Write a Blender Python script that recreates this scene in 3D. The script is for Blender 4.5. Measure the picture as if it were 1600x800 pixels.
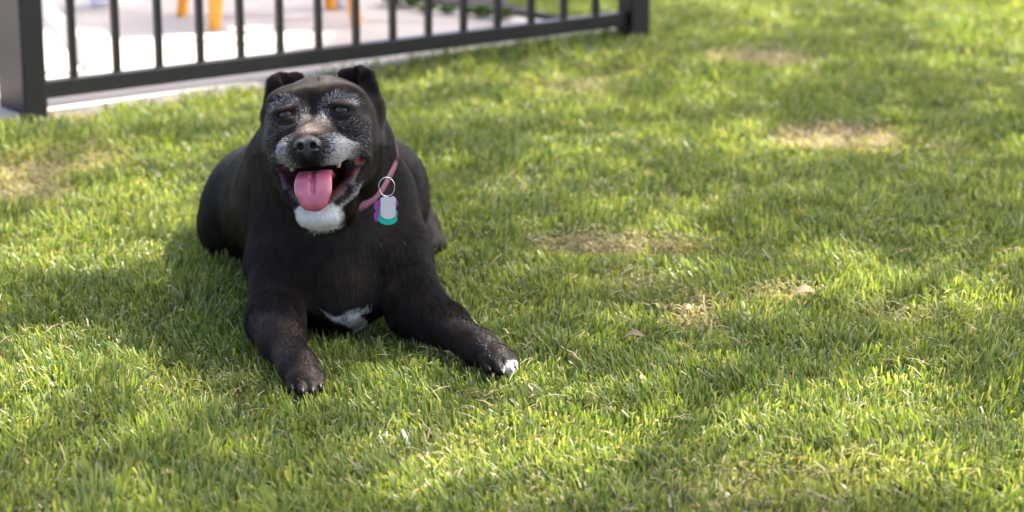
import bpy, bmesh, math, random
import numpy as np
from mathutils import Vector, Matrix

for o in list(bpy.data.objects):
    bpy.data.objects.remove(o)
scene = bpy.context.scene
COL = scene.collection
R = math.radians
rng = np.random.default_rng(7)
random.seed(7)

# ------------------------------------------------------------------ camera
FPX, PITCH, CAMH = 3450.0, R(15.0), 1.0
cam_d = bpy.data.cameras.new('camera')
cam = bpy.data.objects.new('camera', cam_d)
COL.objects.link(cam)
cam.location = (0, 0, CAMH)
cam.rotation_euler = (R(90) - PITCH, 0, 0)
cam_d.sensor_width = 36.0
cam_d.lens = 36.0 * FPX / 1600.0
cam_d.clip_end = 500.0
cam_d.dof.use_dof = True
cam_d.dof.focus_distance = 3.22
cam_d.dof.aperture_fstop = 3.9
scene.camera = cam

# ------------------------------------------------------------------ light
SUN_EL, SUN_AZ = R(54.0), R(62.0)          # azimuth measured from +Y towards +X
SUN = np.array([math.cos(SUN_EL) * math.sin(SUN_AZ), math.cos(SUN_EL) * math.cos(SUN_AZ), math.sin(SUN_EL)])
world = bpy.data.worlds.new('World')
scene.world = world
world.use_nodes = True
wn = world.node_tree
bg = wn.nodes['Background']
sky = wn.nodes.new('ShaderNodeTexSky')
sky.sky_type = 'NISHITA'
sky.sun_disc = False
sky.sun_elevation = SUN_EL
sky.sun_rotation = SUN_AZ
sky.air_density = 0.7
sky.dust_density = 5.0
sky.ozone_density = 0.2
wn.links.new(sky.outputs['Color'], bg.inputs['Color'])
bg.inputs['Strength'].default_value = 0.15
sun_d = bpy.data.lights.new('sun', 'SUN')
sun_d.energy = 4.8
sun_d.angle = R(0.53)
sun_d.color = (1.0, 0.93, 0.82)
sun_o = bpy.data.objects.new('sun', sun_d)
COL.objects.link(sun_o)
sun_o.location = tuple(SUN * 20)
sun_o.rotation_euler = Vector(SUN).to_track_quat('Z', 'Y').to_euler()

scene.view_settings.view_transform = 'Standard'
scene.view_settings.look = 'None'
scene.view_settings.gamma = 1.0
scene.view_settings.exposure = 2.4
scene.view_settings.use_curve_mapping = False
scene.render.engine = 'CYCLES'
scene.cycles.use_denoising = True
scene.cycles.max_bounces = 8
scene.cycles.transparent_max_bounces = 8

# ------------------------------------------------------------------ helpers
CP, SP = math.cos(PITCH), math.sin(PITCH)

def ray(px, py):
    u, v = (px - 800) / FPX, (py - 400) / FPX
    return np.array([u, CP - v * SP, -SP - v * CP])

def G(px, py, z=0.0):
    """photo position -> place on the ground plane"""
    d = ray(px, py)
    return np.array([0, 0, CAMH]) + d * ((z - CAMH) / d[2])

def W(px, py, Y):
    """photo position at a chosen distance"""
    d = ray(px, py)
    return np.array([0, 0, CAMH]) + d * (Y / d[1])

def project(P):
    P = np.asarray(P, float)
    q = P - np.array([0, 0, CAMH])
    dep = q[:, 1] * CP - q[:, 2] * SP
    up = q[:, 1] * SP + q[:, 2] * CP
    return 800 + FPX * q[:, 0] / dep, 400 - FPX * up / dep

_nt = rng.random((64, 64, 64)).astype(np.float32)

def noise(p, scale, off=0.0):
    """value noise 0..1 for (n,2) or (n,3) points"""
    p = np.asarray(p, float)
    if p.shape[1] == 2:
        p = np.c_[p, np.zeros(len(p))]
    q = p * scale + off + 100.0
    i = np.floor(q).astype(int)
    f = q - i
    f = f * f * (3 - 2 * f)
    out = 0
    for a in (0, 1):
        for b in (0, 1):
            for c in (0, 1):
                w = (f[:, 0] if a else 1 - f[:, 0]) * (f[:, 1] if b else 1 - f[:, 1]) * (f[:, 2] if c else 1 - f[:, 2])
                out = out + w * _nt[(i[:, 0] + a) & 63, (i[:, 1] + b) & 63, (i[:, 2] + c) & 63]
    return out

def sstep(a, b, x):
    t = np.clip((x - a) / (b - a), 0, 1)
    return t * t * (3 - 2 * t)

def in_poly(px, py, poly):
    poly = np.array(poly, float)
    ins = np.zeros(len(px), bool)
    j = len(poly) - 1
    for i in range(len(poly)):
        xi, yi = poly[i]; xj, yj = poly[j]
        with np.errstate(divide='ignore', invalid='ignore'):
            c = ((yi > py) != (yj > py)) & (px < (xj - xi) * (py - yi) / (yj - yi) + xi)
        ins ^= c
        j = i
    return ins

def tag(o, label=None, cat=None, group=None, kind=None):
    if label: o['label'] = label
    if cat: o['category'] = cat
    if group: o['group'] = group
    if kind: o['kind'] = kind
    return o

def link(name, me, mat=None, parent=None, smooth=False):
    if mat is not None:
        me.materials.append(mat)
    if smooth:
        me.polygons.foreach_set('use_smooth', np.ones(len(me.polygons), bool))
    o = bpy.data.objects.new(name, me)
    COL.objects.link(o)
    if parent is not None:
        o.parent = parent
        o.matrix_parent_inverse = parent.matrix_world.inverted()
    return o

def empty(name, loc):
    o = bpy.data.objects.new(name, None)
    COL.objects.link(o)
    o.location = tuple(loc)
    o.empty_display_size = 0.05
    o.matrix_world = Matrix.Translation(Vector(loc))
    return o

def mesh_np(name, V, faces):
    """faces: (n,k) array"""
    me = bpy.data.meshes.new(name)
    V = np.ascontiguousarray(V, np.float32)
    faces = np.ascontiguousarray(faces, np.int32)
    n, k = faces.shape
    me.vertices.add(len(V))
    me.vertices.foreach_set('co', V.ravel())
    me.loops.add(n * k)
    me.loops.foreach_set('vertex_index', faces.ravel())
    me.polygons.add(n)
    me.polygons.foreach_set('loop_start', np.arange(n, dtype=np.int32) * k)
    me.update(calc_edges=True)
    me.validate()
    return me

def bm_mesh(name, bm):
    me = bpy.data.meshes.new(name)
    bmesh.ops.recalc_face_normals(bm, faces=bm.faces)
    bm.to_mesh(me)
    bm.free()
    return me

def bm_beam(bm, a, b, w, h, up=(0, 0, 1), bevel=0.0, w2=None, h2=None):
    """rectangular beam from a to b"""
    a, b = Vector(a), Vector(b)
    d = (b - a).normalized()
    s = d.cross(Vector(up))
    if s.length < 1e-4:
        s = d.cross(Vector((0, 1, 0)))
    s.normalize()
    u = s.cross(d).normalized()
    w2 = w if w2 is None else w2
    h2 = h if h2 is None else h2
    vs = []
    for p, ww, hh in ((a, w, h), (b, w2, h2)):
        for sx, sy in ((-1, -1), (1, -1), (1, 1), (-1, 1)):
            vs.append(bm.verts.new(p + s * (sx * ww / 2) + u * (sy * hh / 2)))
    fs = [bm.faces.new([vs[i] for i in f]) for f in ((3, 2, 1, 0), (4, 5, 6, 7), (0, 1, 5, 4), (1, 2, 6, 5), (2, 3, 7, 6), (3, 0, 4, 7))]
    if bevel:
        es = list({e for f in fs for e in f.edges})
        bmesh.ops.bevel(bm, geom=es, offset=bevel, segments=2, profile=0.6, affect='EDGES')
    return bm

def lathe(name, prof, n=32, center=(0, 0, 0)):
    prof = np.array(prof, float)
    a = np.linspace(0, 2 * np.pi, n, endpoint=False)
    V = np.concatenate([np.c_[r * np.cos(a), r * np.sin(a), np.full(n, z)] for r, z in prof]) + np.array(center)
    F = []
    for i in range(len(prof) - 1):
        for j in range(n):
            F.append((i * n + j, i * n + (j + 1) % n, (i + 1) * n + (j + 1) % n, (i + 1) * n + j))
    return mesh_np(name, V, np.array(F))

# ------------------------------------------------------------------ materials
def mat(name):
    m = bpy.data.materials.new(name)
    m.use_nodes = True
    nt = m.node_tree
    return m, nt, nt.nodes['Principled BSDF']

def simple(name, col, rough=0.6, metal=0.0, noise_amt=0.15, noise_scale=12.0, spec=0.5, bump=0.0, bump_scale=60.0):
    m, nt, b = mat(name)
    b.inputs['Roughness'].default_value = rough
    b.inputs['Metallic'].default_value = metal
    b.inputs['Specular IOR Level'].default_value = spec
    tc = nt.nodes.new('ShaderNodeTexCoord')
    nz = nt.nodes.new('ShaderNodeTexNoise')
    nz.inputs['Scale'].default_value = noise_scale
    nz.inputs['Detail'].default_value = 6
    nt.links.new(tc.outputs['Object'], nz.inputs['Vector'])
    mx = nt.nodes.new('ShaderNodeMix')
    mx.data_type = 'RGBA'
    mx.inputs[6].default_value = (*[c * (1 - noise_amt) for c in col], 1)
    mx.inputs[7].default_value = (*[min(1, c * (1 + noise_amt)) for c in col], 1)
    nt.links.new(nz.outputs['Fac'], mx.inputs[0])
    nt.links.new(mx.outputs[2], b.inputs['Base Color'])
    if bump:
        n2 = nt.nodes.new('ShaderNodeTexNoise')
        n2.inputs['Scale'].default_value = bump_scale
        n2.inputs['Detail'].default_value = 8
        nt.links.new(tc.outputs['Object'], n2.inputs['Vector'])
        bp = nt.nodes.new('ShaderNodeBump')
        bp.inputs['Strength'].default_value = bump
        bp.inputs['Distance'].default_value = 0.01
        nt.links.new(n2.outputs['Fac'], bp.inputs['Height'])
        nt.links.new(bp.outputs['Normal'], b.inputs['Normal'])
    return m

def attr_color(nt, name):
    a = nt.nodes.new('ShaderNodeAttribute')
    a.attribute_name = name
    return a

def add_color(me, name, C, domain='POINT'):
    at = me.attributes.new(name, 'FLOAT_COLOR', domain)
    C = np.c_[C, np.ones(len(C))].astype(np.float32)
    at.data.foreach_set('color', C.ravel())

M_soil = simple('soil', (0.10, 0.085, 0.045), 0.95, noise_amt=0.5, noise_scale=9, bump=0.6)
M_patio = simple('concrete', (0.36, 0.32, 0.29), 0.8, noise_amt=0.10, noise_scale=3, bump=0.25)
M_kerb = simple('kerb_concrete', (0.42, 0.36, 0.33), 0.85, noise_amt=0.15, noise_scale=6, bump=0.3)
M_mulch = simple('mulch', (0.022, 0.015, 0.012), 0.95, noise_amt=0.5, noise_scale=30, bump=1.0)
M_fence = simple('black_metal', (0.0050, 0.0048, 0.0060), 0.45, noise_amt=0.5, noise_scale=25, spec=0.38, bump=0.05)
M_orange = simple('orange_paint', (0.80, 0.33, 0.025), 0.38, noise_amt=0.06)
M_white = simple('white_paint', (0.36, 0.345, 0.34), 0.5, noise_amt=0.05)
M_pot = simple('white_glaze', (0.72, 0.72, 0.80), 0.3, noise_amt=0.04)
M_bark = simple('bark', (0.10, 0.075, 0.055), 0.9, noise_amt=0.4, noise_scale=14, bump=1.0)

# ------------------------------------------------------------------ ground
FD = np.array([0.796, 0.605]); FD /= np.linalg.norm(FD)      # direction of the fence
FN = np.array([FD[1], -FD[0]])                                # towards the lawn
F0 = np.array([-1.009, 5.016])                                # first picket

def fence_side(xy):
    """metres in front of the fence line (lawn side positive)"""
    return (xy - F0) @ FN

def along(xy):
    return (xy - F0) @ FD

def gz(xy):
    return 0.022 * (noise(xy, 1.7, 3.1) - 0.5) + 0.012 * (noise(xy, 5.0, 9.7) - 0.5)

def build_ground():
    # fine mesh under the lawn in view, stretching to the horizon outside
    xs = np.concatenate([-np.geomspace(300, 3.2, 14), np.linspace(-3, 3, 121), np.geomspace(3.2, 300, 14)])
    ys = np.concatenate([-np.geomspace(300, 0.6, 14), np.linspace(0, 9, 181), np.geomspace(9.3, 400, 14)])
    X, Y = np.meshgrid(xs, ys)
    P = np.c_[X.ravel(), Y.ravel()]
    Z = gz(P)
    V = np.c_[P, Z - 0.004]
    nx, ny = len(xs), len(ys)
    i = np.arange(ny - 1)[:, None] * nx + np.arange(nx - 1)[None]
    F = np.stack([i, i + 1, i + 1 + nx, i + nx], -1).reshape(-1, 4)
    o = link('ground', mesh_np('ground', V, F), M_soil, smooth=True)
    tag(o, kind='structure')

build_ground()

def slab(name, poly, z0, z1, m, kind='structure'):
    bm = bmesh.new()
    vs = [bm.verts.new((p[0], p[1], z1)) for p in poly]
    f = bm.faces.new(vs)
    bm.normal_update()
    if f.normal.z < 0:
        f.normal_flip()
    r = bmesh.ops.extrude_face_region(bm, geom=[f])
    for v in [g for g in r['geom'] if isinstance(g, bmesh.types.BMVert)]:
        v.co.z = z0
    me = bm_mesh(name, bm)
    o = link(name, me, m)
    tag(o, kind=kind)
    return o

def fxy(s, n):
    """place s metres along the fence, n metres towards the lawn"""
    return F0 + FD * s + FN * n

# patio behind the fence, its right edge runs away from the fence
PE = [G(604, 8)[:2], G(800, 36)[:2]]
pd = (PE[1] - PE[0])
edge_far = PE[0] - pd * 8.0
edge_near = PE[1] + pd * 0.06
# point where the edge meets the fence strip
t_on = fence_side(PE[1]) / (-(pd @ FN))
corner = PE[1] + pd * max(0, (fence_side(PE[1]) + 0.05) / (-(pd @ FN)) if abs(pd @ FN) > 1e-6 else 0)
patio_poly = [fxy(-6.0, 0.045), fxy(0.0, 0.045), fxy(along(corner), -0.07), corner, PE[0], edge_far, fxy(-6.0, -9.0)]
slab('patio', patio_poly, -0.08, 0.022, M_patio)
# concrete kerb under the rest of the fence
slab('kerb', [fxy(along(corner) + 0.004, -0.07), fxy(1.70, -0.07), fxy(1.70, -0.17), fxy(along(corner) + 0.004, -0.17)], -0.08, 0.02, M_kerb)
M1 = fxy(along(corner) + 0.03, -0.175)
slab('mulch_bed', [M1, fxy(1.66, -0.175), fxy(1.72, -0.62), G(790, -12)[:2] + np.array([0.0, 0.25]), edge_far * 0.25 + PE[0] * 0.75 + np.array([0.03, 0.0]), PE[0] + np.array([0.03, 0.0]), PE[1] + np.array([0.02, 0.0])], -0.05, 0.026, M_mulch)

# ------------------------------------------------------------------ the dog: a field of blended shapes, turned into one skin
H = 0.0025
GO = np.array([-0.62, 2.88, -0.02])
GS = (int(0.70 / H), int(1.28 / H), int(0.49 / H))
FIELD = np.full(GS, 0.08, np.float32)
AX = [GO[i] + H * np.arange(GS[i], dtype=np.float32) for i in range(3)]

class Blend:
    def __init__(self, F, ax, h):
        self.F, self.ax, self.h = F, ax, h
    def sub(self, lo, hi):
        sl, pts = [], []
        for i in range(3):
            a = int(np.clip(np.searchsorted(self.ax[i], lo[i]), 0, len(self.ax[i])))
            b = int(np.clip(np.searchsorted(self.ax[i], hi[i]), 0, len(self.ax[i])))
            sl.append(slice(a, b)); pts.append(self.ax[i][a:b])
        return tuple(sl), np.meshgrid(*pts, indexing='ij', sparse=True)
    def mix(self, sl, d, k, op):
        A = self.F[sl]
        d = d.astype(np.float32)
        if op == 'u':
            m = np.minimum(A, d)
            h = np.maximum(k - np.abs(A - d), 0) / k
            self.F[sl] = m - h * h * k * 0.25
        else:
            d = -d
            m = np.maximum(A, d)
            h = np.maximum(k - np.abs(A - d), 0) / k
            self.F[sl] = m + h * h * k * 0.25
    def ell(self, c, r, Rm=None, k=0.03, op='u'):
        c, r = np.asarray(c, float), np.asarray(r, float)
        Rm = np.eye(3) if Rm is None else Rm
        ext = np.sqrt(((Rm * r[None, :]) ** 2).sum(1)) + k + 4 * self.h
        sl, (x, y, z) = self.sub(c - ext, c + ext)
        x, y, z = x - c[0], y - c[1], z - c[2]
        L = [Rm[0, j] * x + Rm[1, j] * y + Rm[2, j] * z for j in range(3)]
        k0 = np.sqrt(sum((L[j] / r[j]) ** 2 for j in range(3))) + 1e-9
        k1 = np.sqrt(sum((L[j] / r[j] ** 2) ** 2 for j in range(3))) + 1e-9
        self.mix(sl, k0 * (k0 - 1) / k1, k, op)
    def cone(self, a, b, ra, rb, k=0.03, op='u'):
        a, b = np.asarray(a, float), np.asarray(b, float)
        m = max(ra, rb) + k + 4 * self.h
        sl, (x, y, z) = self.sub(np.minimum(a, b) - m, np.maximum(a, b) + m)
        ba = b - a
        t = ((x - a[0]) * ba[0] + (y - a[1]) * ba[1] + (z - a[2]) * ba[2]) / (ba @ ba)
        t = np.clip(t, 0, 1)
        d = np.sqrt((x - a[0] - t * ba[0]) ** 2 + (y - a[1] - t * ba[1]) ** 2 + (z - a[2] - t * ba[2]) ** 2)
        self.mix(sl, d - (ra + (rb - ra) * t), k, op)
    def path(self, pts, rs, k=0.03, op='u'):
        for i in range(len(pts) - 1):
            self.cone(pts[i], pts[i + 1], rs[i], rs[i + 1], k, op)

def surface_nets(F, go, h):
    ins = F < 0
    c = ins[:-1, :-1, :-1].astype(np.int8)
    for a, b, d in ((1,0,0),(0,1,0),(0,0,1),(1,1,0),(1,0,1),(0,1,1),(1,1,1)):
        c = c + ins[a:F.shape[0]-1+a, b:F.shape[1]-1+b, d:F.shape[2]-1+d]
    act = (c > 0) & (c < 8)
    I = np.argwhere(act)
    idx = np.full(act.shape, -1, np.int32)
    idx[act] = np.arange(len(I), dtype=np.int32)
    corners = [(a, b, d) for a in (0, 1) for b in (0, 1) for d in (0, 1)]
    val = {q: F[I[:, 0]+q[0], I[:, 1]+q[1], I[:, 2]+q[2]] for q in corners}
    S = np.zeros((len(I), 3)); N = np.zeros(len(I))
    for q in corners:
        for ax in range(3):
            if q[ax]: continue
            q2 = list(q); q2[ax] = 1; q2 = tuple(q2)
            v0, v1 = val[q], val[q2]
            m = (v0 < 0) != (v1 < 0)
            t = np.where(m, v0 / np.where(m, v0 - v1, 1), 0)
            P = np.tile(np.array(q, float), (len(I), 1)); P[:, ax] = t
            S += P * m[:, None]; N += m
    V = go + (I + S / N[:, None]) * h
    quads = []
    for ax in range(3):
        s0 = [slice(1, -1)] * 3; s1 = [slice(1, -1)] * 3
        s0[ax] = slice(0, -1); s1[ax] = slice(1, None)
        a, b = ins[tuple(s0)], ins[tuple(s1)]
        E = np.argwhere(a != b)
        flip = a[tuple(E.T)]
        E = E + np.array([0 if i == ax else 1 for i in range(3)])
        u, w = [(1, 2), (2, 0), (0, 1)][ax]
        def cell(du, dw):
            Q = E.copy(); Q[:, u] -= du; Q[:, w] -= dw
            return idx[Q[:, 0], Q[:, 1], Q[:, 2]]
        q = np.stack([cell(1, 1), cell(0, 1), cell(0, 0), cell(1, 0)], -1)
        q = np.where(flip[:, None], q, q[:, ::-1])
        quads.append(q[(q >= 0).all(1)])
    return V, np.concatenate(quads)

# head frame: +y out of the face, +x to the photo's right, +z up
HC = W(502, 190, 3.33)
fw = np.array([0, 0, CAMH]) - HC; fw /= np.linalg.norm(fw)
rt = np.cross(np.array([0, 0, 1.0]), fw); rt /= np.linalg.norm(rt)
up = np.cross(fw, rt)
def rot(axis, ang):
    return np.array(Matrix.Rotation(ang, 3, Vector(axis)))
HR = np.stack([rt, fw, up], 1)              # columns: x, y, z  (x = photo right)
HR = np.stack([rt, fw, up], 1) 
YAW, ROLL, PIT = R(9), R(-3.5), R(4)
HR = rot(fw, -ROLL) @ rot(up, -YAW) @ HR
HR = rot(HR[:, 0], -PIT) @ HR
HS = 0.00098

def hp(x, y, z):
    """head millimetres -> world"""
    return HC + HR @ (np.array([x, y, z], float) * 0.001)

def to_head(P):
    return (np.asarray(P) - HC) @ HR * 1000.0

B = Blend(FIELD, AX, H)
TOES = []

def hell(c, r, k=12, op='u', rx=0, ry=0, rz=0):
    L = np.array(Matrix.Rotation(R(rz), 3, 'Z') @ Matrix.Rotation(R(ry), 3, 'Y') @ Matrix.Rotation(R(rx), 3, 'X'))
    B.ell(hp(*c), np.array(r) * 0.001, HR @ L, k * 0.001, op)

def hcone(a, b, ra, rb, k=12, op='u'):
    B.cone(hp(*a), hp(*b), ra * 0.001, rb * 0.001, k * 0.001, op)

def build_body_field():
    # trunk
    B.ell((-0.342, 3.60, 0.140), (0.124, 0.27, 0.122), k=0.05)
    B.ell((-0.325, 3.47, 0.185), (0.092, 0.14, 0.088), k=0.05)
    B.ell((-0.342, 3.86, 0.112), (0.118, 0.17, 0.105), k=0.05)
    B.ell((-0.288, 3.385, 0.125), (0.108, 0.130, 0.122), k=0.04)     # chest
    B.ell((-0.272, 3.295, 0.060), (0.074, 0.085, 0.062), k=0.035)       # breastbone
    B.ell((-0.420, 3.70, 0.095), (0.085, 0.14, 0.095), k=0.05)       # flank
    # neck
    B.path([(-0.310, 3.50, 0.215), (-0.295, 3.42, 0.245), (-0.292, 3.365, 0.285)], [0.108, 0.100, 0.084], k=0.045)
    B.ell((-0.288, 3.350, 0.20), (0.080, 0.062, 0.080), k=0.035)     # throat
    # shoulders and upper arms
    B.path([(-0.342, 3.43, 0.175), (-0.360, 3.33, 0.10), G(428, 500, 0.050)], [0.060, 0.046, 0.038], k=0.03)
    B.path([(-0.216, 3.43, 0.175), (-0.186, 3.36, 0.10), G(652, 484, 0.050)], [0.062, 0.052, 0.042], k=0.035)
    # fore legs lying on the grass
    B.path([G(428, 500, 0.050), G(441, 533, 0.038), G(458, 561, 0.030), G(466, 573, 0.030), G(475, 588, 0.024)], [0.038, 0.030, 0.0225, 0.0245, 0.0195], k=0.02)
    B.path([G(652, 484, 0.050), G(695, 509, 0.038), G(732, 533, 0.030), G(748, 543, 0.030), G(772, 558, 0.024)], [0.042, 0.031, 0.0225, 0.0245, 0.0195], k=0.02)
    # paws: a pad and four toes
    for base, tip in (((475, 588), (484, 612)), ((772, 558), (806, 583))):
        b = G(*base, 0.024); d = G(*tip, 0.0) - G(*base, 0.0); d /= np.linalg.norm(d)
        s = np.array([-d[1], d[0], 0.0])
        B.ell(b + d * 0.010, (0.022, 0.022, 0.018), k=0.012)
        for q, f in ((-0.0195, 0.024), (-0.0070, 0.039), (0.0070, 0.040), (0.0195, 0.025)):
            B.cone(b + s * q * 0.75 + d * 0.006 + np.array([0, 0, 0.004]), b + s * q + d * (f - 0.016) + np.array([0, 0, 0.001]), 0.0072, 0.0080, k=0.003)
            B.cone(b + s * q + d * (f - 0.016) + np.array([0, 0, 0.001]), b + s * q + d * f - np.array([0, 0, 0.009]), 0.0080, 0.0070, k=0.003)
            TOES.append((b + s * q + d * f - np.array([0, 0, 0.006]), d))
    # thighs, folded knees and hind feet
    B.ell((-0.472, 3.800, 0.082), (0.066, 0.15, 0.086), rot((0, 0, 1), R(-8)), k=0.05)
    B.ell((-0.216, 3.815, 0.090), (0.066, 0.140, 0.094), rot((0, 0, 1), R(8)), k=0.045)
    B.cone((-0.490, 3.70, 0.055), (-0.495, 3.88, 0.05), 0.045, 0.042, k=0.03)
    B.path([(-0.185, 3.93, 0.040), (-0.160, 3.82, 0.030), (-0.146, 3.745, 0.024)], [0.032, 0.023, 0.021], k=0.02)
    B.path([(-0.515, 3.92, 0.040), (-0.510, 3.84, 0.03)], [0.034, 0.026], k=0.02)
    B.ell((-0.140, 3.725, 0.022), (0.022, 0.032, 0.017), k=0.012)
    # tail curled behind the rump
    B.path([(-0.345, 4.00, 0.085), (-0.37, 4.06, 0.04), (-0.42, 4.09, 0.022), (-0.48, 4.07, 0.018)], [0.035, 0.022, 0.018, 0.012], k=0.03)

def build_head_field():
    hell((0, -12, 14), (73, 78, 55), k=20)                     # skull
    for s in (-1, 1):
        hell((s * 55, 8, -22), (29, 50, 52), k=26)             # cheek muscle
        hell((s * 38, 40, 30), (34, 28, 22), k=20)             # brow
        hell((s * 44, 48, -8), (26, 30, 24), k=16)             # under the eye
        hell((s * 54, 0, -72), (21, 45, 38), k=26)             # loose cheek skin
    # muzzle
    hcone((0, 56, -16), (0, 118, -42), 31, 24, k=22)
    for s in (-1, 1):
        hell((s * 24, 96, -48), (28, 44, 25), k=12, rz=s * -9)  # upper lip
        hell((s * 15, 126, -55), (18, 18, 18), k=10)            # whisker pad
        hcone((s * 46, 76, -50), (s * 62, 40, -54), 13, 9, k=12)
    hell((0, 131, -45), (22, 14, 18), k=10)
    # eye region: hollow then lids
    for s in (-1, 1):
        hell((s * 42, 78, 7), (17, 11, 12), k=14, op='s')
        hell((s * 43, 61, 9), (17, 14, 14), k=6)
        hell((s * 43, 64, 18), (19, 12, 5.0), k=9, ry=s * 8)    # upper lid
        hell((s * 43, 66, 1.5), (17, 9, 4.0), k=9)             # lower lid
    hell((0, 84, 26), (9, 18, 24), k=18, op='s')                # stop
    hell((0, 45, 64), (6, 40, 9), k=14, op='s')                # furrow on the forehead
    for s in (-1, 1):
        hell((s * 43, 76, 10), (12, 16, 3.7), k=2.2, op='s', ry=s * 10)   # slit between the lids
    # open mouth: dark hollow between the jaws
    hell((0, 84, -93), (42, 56, 27), k=8, op='s', rx=-16)
    hell((0, 58, -84), (56, 26, 17), k=8, op='s', rx=-20)
    for s in (-1, 1):
        hcone((s * 34, 92, -80), (s * 63, 46, -65), 9, 6.5, k=5, op='s')      # corner of the grin
    # lower jaw
    for s in (-1, 1):
        hcone((s * 55, 18, -82), (s * 42, 66, -110), 16, 11, k=14)
        hcone((s * 42, 66, -110), (s * 18, 98, -132), 11, 9, k=10)
        hcone((s * 65, 34, -68), (s * 47, 70, -103), 5, 5.5, k=8)      # lip fold
    hell((0, 82, -143), (27, 28, 15), k=14)
    hell((0, 40, -134), (44, 50, 28), k=26)
    hell((0, 66, -116), (26, 40, 13), k=10, op='s', rx=-30)
    # ears: an outer ridge that stands up and a tip folded inwards
    for s in (-1, 1):
        hcone((s * 75, -22, 18), (s * 69, -18, 66), 14, 8, k=12)
        hcone((s * 69, -18, 67), (s * 62, -25, 73), 8, 7.5, k=6)
        hell((s * 48, -30, 67), (21, 8, 11), k=5, ry=s * 10)
        hell((s * 79, -20, 6), (12, 20, 22), k=10)
        hell((s * 53, -12, 68), (12, 10, 9), k=4, op='s')

def sample_field(P):
    q = (np.asarray(P) - GO) / H
    q = np.clip(q, 0, np.array(GS) - 1.001)
    i = q.astype(int); f = q - i
    out = 0
    for a in (0, 1):
        for b in (0, 1):
            for c in (0, 1):
                w = (f[:, 0] if a else 1 - f[:, 0]) * (f[:, 1] if b else 1 - f[:, 1]) * (f[:, 2] if c else 1 - f[:, 2])
                out = out + w * FIELD[i[:, 0] + a, i[:, 1] + b, i[:, 2] + c]
    return out

def collar_rings():
    """radii of the neck where the collar lies, measured before the head is blended in"""
    pf, pr, pl = W(507, 352, 3.245), W(606, 283, 3.35), W(414, 276, 3.35)
    nrm = np.cross(pr - pf, pl - pf); nrm /= np.linalg.norm(nrm)
    if nrm[2] < 0: nrm = -nrm
    c0 = (pr + pl) / 2 + (((pr + pl) / 2 - pf) - 0) * 0.05
    e1 = np.array([1.0, 0, 0]) - nrm * nrm[0]; e1 /= np.linalg.norm(e1); e2 = np.cross(nrm, e1)
    A = np.linspace(0, 2 * np.pi, 160, endpoint=False)
    rows = []
    for off in (-COLW, COLW):
        ring = []
        for a in A:
            d = e1 * math.cos(a) + e2 * math.sin(a)
            ts = np.linspace(0.03, 0.2, 240)
            f = sample_field(c0 + nrm * off + d * ts[:, None])
            k = np.argmax(f > 0.0)
            ring.append(ts[k] if f[k] > 0 else 0.14)
        r = np.array(ring)
        for _ in range(6):
            r = np.maximum(r, (np.roll(r, 1) + np.roll(r, -1)) / 2)
        for _ in range(4):
            r = 0.5 * r + 0.25 * (np.roll(r, 1) + np.roll(r, -1))
        rows.append(r)
    return c0, nrm, e1, e2, A, rows
COLW = 0.0052
build_body_field()
COLLAR = collar_rings()
build_head_field()
FIELD[:, :, :int((0.004 - GO[2]) / H)] = 0.05           # rests on the ground

def field_normal(P, e=0.003):
    n = np.stack([sample_field(P + np.eye(3)[i] * e) - sample_field(P - np.eye(3)[i] * e) for i in range(3)], -1)
    return n / (np.linalg.norm(n, axis=1, keepdims=True) + 1e-9)

CHEST_MARK = [(-0.299, 0.030), (-0.285, 0.020)]

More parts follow.
